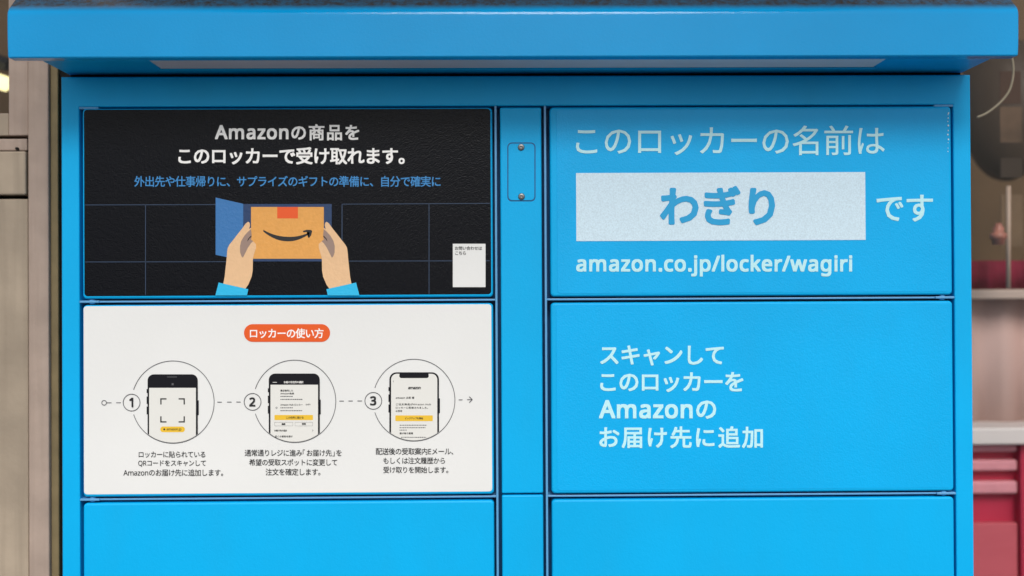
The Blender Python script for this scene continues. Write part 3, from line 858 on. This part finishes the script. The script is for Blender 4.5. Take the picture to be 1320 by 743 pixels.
capt(('通常通りレジに進み「お届け先」を', 316.0, 440.8, 578.6, 588.8), ('希望の受取スポットに変更して', 321.7, 435.0, 590.9, 600.7), ('注文を確定します。', 342.9, 413.4, 603.2, 613.2))
capt(('配送後の受取案内Eメール、', 484.7, 584.4, 576.8, 586.6), ('もしくは注文履歴から', 494.3, 573.8, 589.0, 598.2), ('受け取りを開始します。', 494.3, 578.0, 600.6, 610.4))
# phones, each cut off by its circle
def phone(ix, x0, x1, top, r_out):
    cx, cy, r = rings[ix][:3]
    rr = r - 0.9
    p = Print(2, FP)
    p.poly(clip_circle(rounded(x0, top, x1, cy + 70, r_out), cx, cy, rr))
    for bx, ya, yb_ in ((x0 - 1.2, 19, 24), (x0 - 1.2, 28.5, 38), (x0 - 1.2, 41.5, 51.5), (x1, 33.5, 52.5)):
        p.rect(bx, top + ya, bx + 1.2, top + yb_)
    return p, (cx, cy, rr)
# 1
p, (cx, cy, rr) = phone(0, 191.0, 255.6, 482.6, 8)
p.build('phone_body', M['phone'], d2)
s = Print(3, FP); s.poly(clip_circle([(193.0, 500.0), (253.2, 500.0), (253.2, 600), (193.0, 600)], cx, cy, rr)); s.build('phone_screen', M['screen'], d2)
s = Print(4, FP)
for (x, y, dx, dy) in ((208.2, 514.2, 1, 1), (238.2, 514.2, -1, 1), (208.2, 543.8, 1, -1), (238.2, 543.8, -1, -1)):
    s.line([(x - 0.8*dx, y), (x + 7.2*dx, y)], 1.7)
    s.line([(x, y), (x, y + 7.2*dy)], 1.7)
s.build('scan_bracket', M['ink_black'], d2)
s = Print(4, FP); s.poly(rounded(207.4, 549.8, 239.0, 557.0, 3.4)); s.build('phone_button', M['yellow'], d2)
s = Print(5, FP); s.disc(212.6, 553.4, 1.3, 12); s.text('amazon.jp', 215.6, 234.6, 551.5, 555.6, bold=0.01); s.build('button_lettering', M['ink_black'], d2)
s = Print(4, FP); s.rect(222, 494.0, 224.6, 496.6); s.rect(216, 485.6, 229, 486.4); s.build('phone_speaker', M['ink_grey'], d2)
# 2
p, (cx, cy, rr) = phone(1, 347.0, 412.6, 481.6, 8)
p.build('phone_body', M['phone'], d2)
s = Print(3, FP); s.poly(clip_circle([(349.2, 496.0), (410.3, 496.0), (410.3, 600), (349.2, 600)], cx, cy, rr)); s.build('phone_screen', M['screen'], d2)
s = Print(4, FP); s.text('お届け先住所の選択', 366.3, 391.6, 491.1, 494.3, bold=0.02); s.rect(352, 492.6, 357.5, 493.1); s.build('screen_title', M['ink_white'], d2)
s = Print(4, FP); s.poly(rounded(354.3, 534.9, 403.8, 541.4, 0.8)); s.build('phone_button', M['yellow'], d2)
s = Print(5, FP)
s.text('この住所に届ける', 369.4, 391.8, 536.4, 540.0, bold=0.015)
s.text('最近使用した', 362, 378.3, 502.2, 504.8, bold=0.02)
s.text('Amazon会員', 362, 379.6, 506.0, 508.5, bold=0.02)
s.text('Amazon Hub ロッカー', 362, 390.6, 520.4, 523.0, bold=0.01)
s.text('わぎり', 394.6, 400.6, 520.2, 522.6, bold=0.01)
s.text('編集', 363.6, 368.5, 545.2, 547.9, bold=0.03)
s.text('削除', 389.8, 394.8, 545.0, 547.7, bold=0.03)
s.text('お届け先の追加', 354.2, 370.2, 553.5, 556.2, bold=0.02)
s.text('近くの受取を探す', 355.0, 377.9, 561.2, 563.8, bold=0.02)
s.build('screen_lettering', M['ink_black'], d2)
s = Print(5, FP)
for y, x1 in ((511.0, 378), (514.8, 390.4), (525.6, 378), (529.3, 390.2)):
    x = 362.0
    while x < x1:
        w = random.uniform(1.0, 2.6)
        s.rect(x, y - 0.55, min(x + w, x1), y + 0.55)
        x += w + 0.5
s.arc(357, 525.6, 1.0, 0.5, n=12)
for a, b in ((354.6, 378), (380.8, 403.4)):
    s.line([(a, 544.2), (b, 544.2), (b, 548.9), (a, 548.9), (a, 544.2)], 0.22)
s.line([(403, 553.6), (404.2, 554.8), (403, 556)], 0.4)
s.build('screen_detail', M['ink_grey'], d2)
# 3
p, (cx, cy, rr) = phone(2, 502.2, 566.0, 480.0, 9)
p.build('phone_body', M['phone'], d2)
sc_ = rounded(504.4, 481.9, 563.8, 640, 7.4)
s = Print(3, FP); s.poly(clip_circle(sc_, cx, cy, rr)); s.build('phone_screen', M['screen'], d2)
s = Print(4, FP); s.poly(rounded(515.0, 480.8, 552.8, 487.4, 2.6)); s.build('phone_notch', M['phone'], d2)
s = Print(4, FP); s.poly(rounded(509.9, 535.4, 558.0, 542.8, 0.8)); s.build('phone_button', M['yellow'], d2)
s = Print(5, FP)
s.text('ピックアップを開始', 522.4, 545.6, 537.3, 541.0, bold=0.015)
s.text('amazon', 526.4, 542.6, 498.6, 501.9, bold=0.04)
s.text('amazon 太郎 様', 510.4, 534.2, 511.2, 514.2, bold=0.015)
s.text('ご注文商品がAmazon Hub', 510.6, 555.6, 519.8, 522.5, bold=0.012)
s.text('ロッカーに配達されました。', 510.4, 551.8, 524.2, 526.8, bold=0.012)
s.text('お受取', 510.4, 518.8, 528.5, 531.0, bold=0.012)
s.text('受け取り期限', 515.4, 532.6, 557.2, 559.8, bold=0.03)
s.build('screen_lettering', M['ink_black'], d2)
s = Print(5, FP)
for y, x0_, x1 in ((548.0, 515.5, 550.4), (551.2, 515.3, 548.6), (554.3, 515.3, 524.4), (563.6, 517.4, 549.4)):
    x = x0_
    while x < x1:
        w = random.uniform(0.9, 2.2)
        s.rect(x, y - 0.5, min(x + w, x1), y + 0.5)
        x += w + 0.6
s.build('screen_detail', M['ink_grey'], d2)
s = Print(5, FP)
s.line([(507.8, 490.6), (506.8, 491.6), (507.8, 492.6)], 0.4)
s.build('back_arrow', M['ink_grey'], d2)

# right upper door ---------------------------------------------------
p = Print(1, FP); p.text('このロッカーの名前は', 742.2, 1139.6, 162.4, 200.6, bold=0.006)
p.build('heading_lettering', M['ink_pale'], d3)
p = Print(1, FP)
a, b = at(742.6, 268), at(1114.9, 266)
p.flat_rect(a.x, b.x, Z(310.4, 928), Z(222.9, 928))
p.build('name_plate', M['plate'], d3)
p = Print(2, FP); p.text('わぎり', 850.4, 998.6, 240.0, 290.8, bold=0.034, soft=True)
p.build('name_lettering', M['ink_name'], d3)
p = Print(1, FP); p.text('です', 1129, 1201.8, 251.4, 286.0, bold=0.016)
p.build('ending_lettering', M['ink_pale'], d3)
p = Print(1, FP)
p.text('amazon.co.jp/locker/wagiri', 742.5, 1098, 328.6, 356.8, bold=0.032)
p.build('address_lettering', M['ink_pale'], d3)
# trapped air bubbles along the film edge, their sparkle put into a pale colour
bm = bmesh.new()
for k in range(11):
    py = 147 + 50*(k/10)**1.25 + random.uniform(-2, 2)
    q = at(1221.6 + random.uniform(-0.5, 0.4), py)
    r = random.uniform(0.0004, 0.0010)
    m4 = Matrix.Translation((q.x, FP - 0.0001, q.z)) @ Matrix.Diagonal((1, 0.55, 1.2, 1))
    bmesh.ops.create_uvsphere(bm, u_segments=10, v_segments=6, radius=r, matrix=m4)
obj('film_bubble', bm, material('pale_glint_blister', (0.62, 0.80, 0.88, 1), 0.08, 0.8), d3, smooth=True)

# right second door
p = Print(1, FP)
p.text('スキャンして', 773.4, 932.6, 445.4, 471.4, bold=0.022)
p.text('このロッカーを', 773.4, 957.8, 479.6, 505.6, bold=0.022)
p.text('Amazonの', 771.8, 922.8, 515.6, 540.0, bold=0.022, latin=(1.02, 0.032))
p.text('お届け先に追加', 772.3, 983, 549.4, 577.8, bold=0.022)
p.build('scan_lettering', M['ink_pale'], d4)

# ------------------------------------------------------------------ left: beige shop front beside the locker
YL = 0.13
def wx(px, py=371, Y=YL):
    return at(px, py, Y).x
def wz(py, px=20, Y=YL):
    return at(px, py, Y).z
sf = thing('shop_front', 'beige wood panelled shop front with dark letter slots, left of the blue locker', 'shop front', (wx(30), YL, 0))
LX = -1.9
obj('door_jamb', boxes((wx(36.3), wx(62.6), YL, YL + 0.10, 0, 2.6), bev=0.0015, seg=2), M['beige'], sf)
obj('rubber_trim', boxes((wx(63.0), wx(72.6), YL + 0.006, YL + 0.012, 0, 2.6), bev=0.001, seg=2), M['olive'], sf)
obj('dark_return', boxes((wx(72.9), wx(72.9) + 0.30, YL + 0.013, YL + 0.06, 0, 2.6)), M['dark'], sf)
obj('upper_board', boxes((wx(10.6), wx(36.0), YL + 0.002, YL + 0.08, wz(174.6), 2.6), bev=0.0012, seg=2), M['beige'], sf)
obj('window_sill', boxes((LX, wx(10.3), YL + 0.003, YL + 0.08, wz(174.6), wz(145.6)), bev=0.0012, seg=2), M['beige_low'], sf)
obj('slot_backing', boxes((LX, wx(36.2), YL + 0.03, YL + 0.05, wz(262), wz(172))), M['dark'], sf)
rail = obj('slot_rail', boxes((LX, wx(34.8), YL + 0.001, YL + 0.03, wz(194.2), wz(179.0)), bev=0.0012, seg=2), M['beige'], sf)
q = at(22.4, 192.0, YL)
bm = bmesh.new()
bmesh.ops.create_cone(bm, cap_ends=True, segments=12, radius1=0.0018, radius2=0.0018, depth=0.006,
                      matrix=Matrix.Translation((q.x, YL + 0.0005, q.z)) @ Matrix.Rotation(math.pi/2, 4, 'X'))
obj('latch_hole', bm, M['dark'], rail)
flap = obj('letter_flap', boxes((LX, wx(34.2), YL - 0.002, YL + 0.03, wz(251.4), wz(195.4)), bev=0.002, seg=2), M['beige_low'], sf)
obj('lower_board', boxes((LX, wx(35.2), YL + 0.002, YL + 0.09, 0, wz(256.6)), bev=0.0012, seg=2), M['beige_low'], sf)
obj('rear_wall', boxes((wx(72.9) + 0.29, 0.41, 0.56, 0.62, 0, 2.6)), M['beige_low'], sf)
obj('shading_eave', boxes((-0.55, 0.62, -0.74, 0.70, 2.41, 2.48)), M['beige_low'], sf)  # out of view, added and sized to shade the canopy and upper doors
obj('upper_header', boxes((LX, wx(10.3), YL + 0.003, YL + 0.08, 2.25, 2.6)), M['beige_low'], sf)
# window glass, the room behind it and its tube lamp
mg = bpy.data.materials.new('window_glass')
mg.use_nodes = True
nt = mg.node_tree
nt.nodes.clear()
out = nt.nodes.new('ShaderNodeOutputMaterial')
tr = nt.nodes.new('ShaderNodeBsdfTransparent')
tr.inputs['Color'].default_value = (0.92, 0.91, 0.91, 1)
gl = nt.nodes.new('ShaderNodeBsdfGlossy')
gl.inputs['Roughness'].default_value = 0.02
fr = nt.nodes.new('ShaderNodeLayerWeight')
fr.inputs['Blend'].default_value = 0.5
pw = nt.nodes.new('ShaderNodeMath')
pw.operation = 'POWER'
pw.inputs[1].default_value = 4
nt.links.new(fr.outputs['Facing'], pw.inputs[0])
mr = nt.nodes.new('ShaderNodeMapRange')
mr.inputs['To Min'].default_value = 0.010
mr.inputs['To Max'].default_value = 0.6
nt.links.new(pw.outputs[0], mr.inputs['Value'])
mix = nt.nodes.new('ShaderNodeMixShader')
nt.links.new(mr.outputs[0], mix.inputs[0])
nt.links.new(tr.outputs[0], mix.inputs[1])
nt.links.new(gl.outputs[0], mix.inputs[2])
nt.links.new(mix.outputs[0], out.inputs['Surface'])
M['glass'] = mg
obj('window_pane', boxes((LX, wx(10.2), YL + 0.02, YL + 0.024, wz(145), 2.25)), M['glass'], sf)
iw = tag(obj('interior_wall', boxes((LX, -0.3, 0.90, 0.95, 0, 2.6)), M['brown_wall']), 'dim brown interior wall behind the small window at the far left', 'wall')
YI = 0.70
me_ = material('warm_tube_glow', (0.8, 0.75, 0.4, 1), 0.4)
b_ = me_.node_tree.nodes['Principled BSDF']
b_.inputs['Emission Color'].default_value = (1.0, 0.88, 0.42, 1)
b_.inputs['Emission Strength'].default_value = 1.3
lamp = thing('tube_lamp', 'lit yellow tube lamp glimpsed through the small window at far left', 'lamp', tuple(at(0, 104, YI)))
bm = bmesh.new()
tube(bm, [at(-60, 86, YI), at(9.5, 109, YI)], 0.0125, 12)
obj('tube', bm, me_, lamp, smooth=True)
bm = bmesh.new()
tube(bm, [at(-60, 60, YI + 0.03), at(10.5, 84, YI + 0.03)], 0.012, 8)
obj('lamp_body', bm, M['plinth'], lamp)

# ------------------------------------------------------------------ right: shop window beside the locker, objects behind its glass interpret a blurred reflection
YG = 0.28
RX = 1.9
def rx(px, Y, py=371):
    return at(px, py, Y).x
def rz(py, Y, px=1285):
    return at(px, py, Y).z
win = thing('shop_window', 'large clear shop window to the right of the blue locker', 'window', (1.1, YG, 0))
obj('window_pane', boxes((0.40, RX, YG, YG + 0.006, 0.30, 2.5)), M['glass'], win)
fb = bmesh.new()
box(fb, 0.40, RX, YG - 0.03, YG + 0.04, 2.5, 2.6)
box(fb, 0.40, RX, YG - 0.03, YG + 0.04, 0, 0.30)
box(fb, RX, RX + 0.06, YG - 0.03, YG + 0.04, 0, 2.6)
obj('window_frame', fb, M['dark'], win)
YW = 1.10
wall2 = tag(obj('back_wall', boxes((0.45, 3.0, YW, YW + 0.05, 0, 2.6)), M['brown_wall']), 'dim brown back wall seen through the shop window on the right', 'wall')
# dark round-bottomed form behind the glass, standing for a reflection in it
YS = 0.80
c0 = at(1297, 150, YS)
rad = (at(1297, 234, YS) - c0).length
rw = rad*0.62
bm = bmesh.new()
prof = []
n = 40
prev = None
for k in range(15):
    a = math.radians(-90 + 90*k/14)
    rr, zz = rw*math.cos(a)*1.0, rad*math.sin(a)
    cur = [bm.verts.new((c0.x + max(rr, 0.002)*math.cos(t*math.tau/n), YS + max(rr, 0.002)*math.sin(t*math.tau/n), c0.z + zz)) for t in range(n)]
    if prev:
        for t in range(n):
            bm.faces.new((prev[t], prev[(t+1) % n], cur[(t+1) % n], cur[t]))
    else:
        bm.faces.new(list(reversed(cur)))
    prev = cur
cur = [bm.verts.new((v.co.x, v.co.y, c0.z + 0.12)) for v in prev]
for t in range(n):
    bm.faces.new((prev[t], prev[(t+1) % n], cur[(t+1) % n], cur[t]))
bm.faces.new(cur)
tag(obj('round_reflection_form', bm, material('smoky_brown_reflection', (0.07, 0.05, 0.032, 1), 0.5, 0.3), smooth=True),
    'smoky dark round-bottomed form inside the shop window, standing for a reflection', 'shade')
# sheets behind the glass, standing for rectangles reflected in it
def sheet(label, x0, x1, y0, y1, Y, mat):
    return tag(obj('reflection_sheet', boxes((rx(x0, Y, y0), rx(x1, Y, y0), Y, Y + 0.002, rz(y1, Y), rz(y0, Y))), mat),
               label, 'notice', 'sheets standing for reflections in the shop window')
Yp = 0.50
sheet('dark brown sheet standing for a reflection high in the shop window beside the cable', 1289, 1316, 92, 134, Yp, material('brown_reflection', (0.075, 0.042, 0.026, 1), 0.7, 0.2))
sheet('grey sheet standing for a reflection in the window below the dark brown one', 1289, 1317, 138, 184, Yp, material('grey_reflection', (0.125, 0.082, 0.050, 1), 0.7, 0.2, vary=(20, 0.3)))
sheet('small dark sheet standing for a reflection in the window against the round form', 1290, 1318, 204, 229, Yp, material('dark_reflection', (0.05, 0.036, 0.024, 1), 0.7, 0.2))
sheet('tall pale tan sheet standing for a reflection in the window above the maroon band', 1290, 1318, 251, 318, Yp, material('tan_reflection', (0.185, 0.125, 0.072, 1), 0.7, 0.2, vary=(20, 0.15)))
# thin pale pole
bm = bmesh.new()
Yo = 0.46
tube(bm, [at(1300, 240, Yo), at(1300, 372, Yo)], 0.0032, 10)
tag(obj('pale_pole', bm, material('pale_pole_paint', (0.55, 0.42, 0.32, 1), 0.5), smooth=True), 'thin pale pole standing in front of the maroon band in the window', 'pole')
# salmon ornament
bm = bmesh.new()
Yo2 = 0.44
prev = None
for y, r in ((316, 2), (315.5, 8), (309, 8.5), (308, 11), (301, 11), (300, 7), (294, 7.5), (292, 5), (288, 4.5), (287.5, 1)):
    q = at(1287, y, Yo2)
    rr = r*0.00108
    cur = [bm.verts.new((q.x + rr*math.cos(t*math.tau/16), Yo2 + rr*math.sin(t*math.tau/16), q.z)) for t in range(16)]
    if prev:
        for t in range(16):
            bm.faces.new((prev[t], prev[(t+1) % 16], cur[(t+1) % 16], cur[t]))
    prev = cur
tag(obj('ornament', bm, material('salmon_glaze', (0.42, 0.17, 0.12, 1), 0.4, vary=(60, 0.3)), smooth=True), 'small salmon pink ornament seen through the window above the maroon band', 'ornament')

# pleated cloths
def pleats(x0, x1, z0, z1, Y, wave, amp, seed):
    rnd = random.Random(seed)
    bm = bmesh.new()
    n = max(24, int((x1 - x0)/wave*8))
    cols = []
    ph = 0
    for i in range(n + 1):
        x = x0 + (x1 - x0)*i/n
        ph += rnd.uniform(0.5, 1.1)*math.tau/8
        y = Y + amp*math.sin(ph)
        cols.append((bm.verts.new((x, y, z0)), bm.verts.new((x, y*0.6 + Y*0.4, z1))))
    back = [(bm.verts.new((a.co.x, a.co.y + 0.002, z0)), bm.verts.new((b.co.x, b.co.y + 0.002, z1))) for a, b in cols]
    for s, fl in ((cols, False), (back, True)):
        for (a, b), (c, d) in zip(s, s[1:]):
            bm.faces.new((a, c, d, b) if not fl else (a, b, d, c))
    for (a, b), (c, d), (a2, b2), (c2, d2) in zip(cols, cols[1:], back, back[1:]):
        bm.faces.new((a, a2, c2, c))
        bm.faces.new((b, d, d2, b2))
    return bm
Yv = 0.62
tag(obj('valance', pleats(rx(1225, Yv), RX + 0.3, rz(373, Yv), rz(336, Yv), Yv, 0.03, 0.006, 3),
        material('maroon_cloth', (0.21, 0.012, 0.036, 1), 0.8, 0.2, vary=(30, 0.2)), smooth=True), 'maroon pleated cloth band across the window at mid height', 'cloth')
Yc = 0.66
tag(obj('curtain', pleats(rx(1220, Yc), RX + 0.3, rz(548, Yc), rz(384, Yc), Yc, 0.05, 0.006, 5),
        material('pale_pink_cloth', (0.62, 0.45, 0.40, 1), 0.8, 0.2, streak=((14, 14, 1.0), 0.5, (0.50, 0.30, 0.25, 1))), smooth=True), 'soft pinkish beige curtain hanging behind the shop window', 'curtain')
tag(obj('curtain_rail', boxes((rx(1220, Yv), RX + 0.3, Yv - 0.008, Yv + 0.016, rz(386, Yv), rz(373.4, Yv)), bev=0.003), material('cream_rail', (0.55, 0.45, 0.38, 1), 0.5, 0.3)),
    'cream rail directly below the maroon band in the window', 'rail')
# red display counter with pale slats
Ys = 0.60
cnt = thing('display_counter', 'crimson display counter with pink slats and a white top behind the window', 'counter', (1.2, Ys, 0))
red = material('crimson_lacquer', (0.52, 0.028, 0.072, 1), 0.4, 0.5, vary=(12, 0.1))
red2 = material('rose_lacquer', (0.62, 0.12, 0.15, 1), 0.5, 0.4, streak=((10, 10, 40), 0.4, (0.50, 0.075, 0.10, 1)))
pink = material('pink_slat', (0.78, 0.33, 0.37, 1), 0.4, 0.4, vary=(30, 0.08))
obj('counter_top', boxes((rx(1225, Ys), RX + 0.3, Ys - 0.03, Ys + 0.30, rz(571, Ys), rz(549, Ys)), bev=0.004), material('white_counter_top', (0.80, 0.76, 0.72, 1), 0.4), cnt)
obj('carcass', boxes((rx(1225, Ys), RX + 0.3, Ys + 0.012, Ys + 0.28, 0, rz(571.4, Ys))), red, cnt)
obj('corner_post', boxes((rx(1309.5, Ys), rx(1330, Ys), Ys - 0.012, Ys + 0.011, 0, rz(571.6, Ys)), bev=0.002), red, cnt)
for y0, y1 in ((573.5, 582.5), (592.5, 607), (620, 636.5)):
    obj('slat', boxes((rx(1225, Ys), rx(1308, Ys), Ys - 0.006, Ys + 0.011, rz(y1, Ys), rz(y0, Ys)), bev=0.004, seg=3), pink, cnt)
obj('lower_panel', boxes((rx(1225, Ys), rx(1308, Ys), Ys - 0.004, Ys + 0.011, rz(800, Ys), rz(674, Ys)), bev=0.002), red2, cnt)
# loose cable hanging from behind the canopy
Yk = 0.20
bm = bmesh.new()
pts = [(1301.5, 62), (1305.2, 78), (1306.4, 92), (1304.6, 106), (1300.5, 118), (1293, 128.5), (1283, 138), (1271, 146.5), (1259.5, 151.5)]
# smooth the control points
sm = []
for i in range(len(pts) - 1):
    p0, p1, p2, p3 = pts[max(i-1, 0)], pts[i], pts[i+1], pts[min(i+2, len(pts)-1)]
    for k in range(5):
        t = k/5
        sm.append(tuple(0.5*((2*p1[j]) + (-p0[j] + p2[j])*t + (2*p0[j] - 5*p1[j] + 4*p2[j] - p3[j])*t*t + (-p0[j] + 3*p1[j] - 3*p2[j] + p3[j])*t**3) for j in (0, 1)))
sm.append(pts[-1])
tube(bm, [at(x, y, Yk) for x, y in sm], 0.0014, 8)
tag(obj('loose_cable', bm, material('pale_cable_sheath', (0.30, 0.25, 0.17, 1), 0.5), smooth=True), 'pale loose cable curling down beside the window from behind the canopy', 'cable')
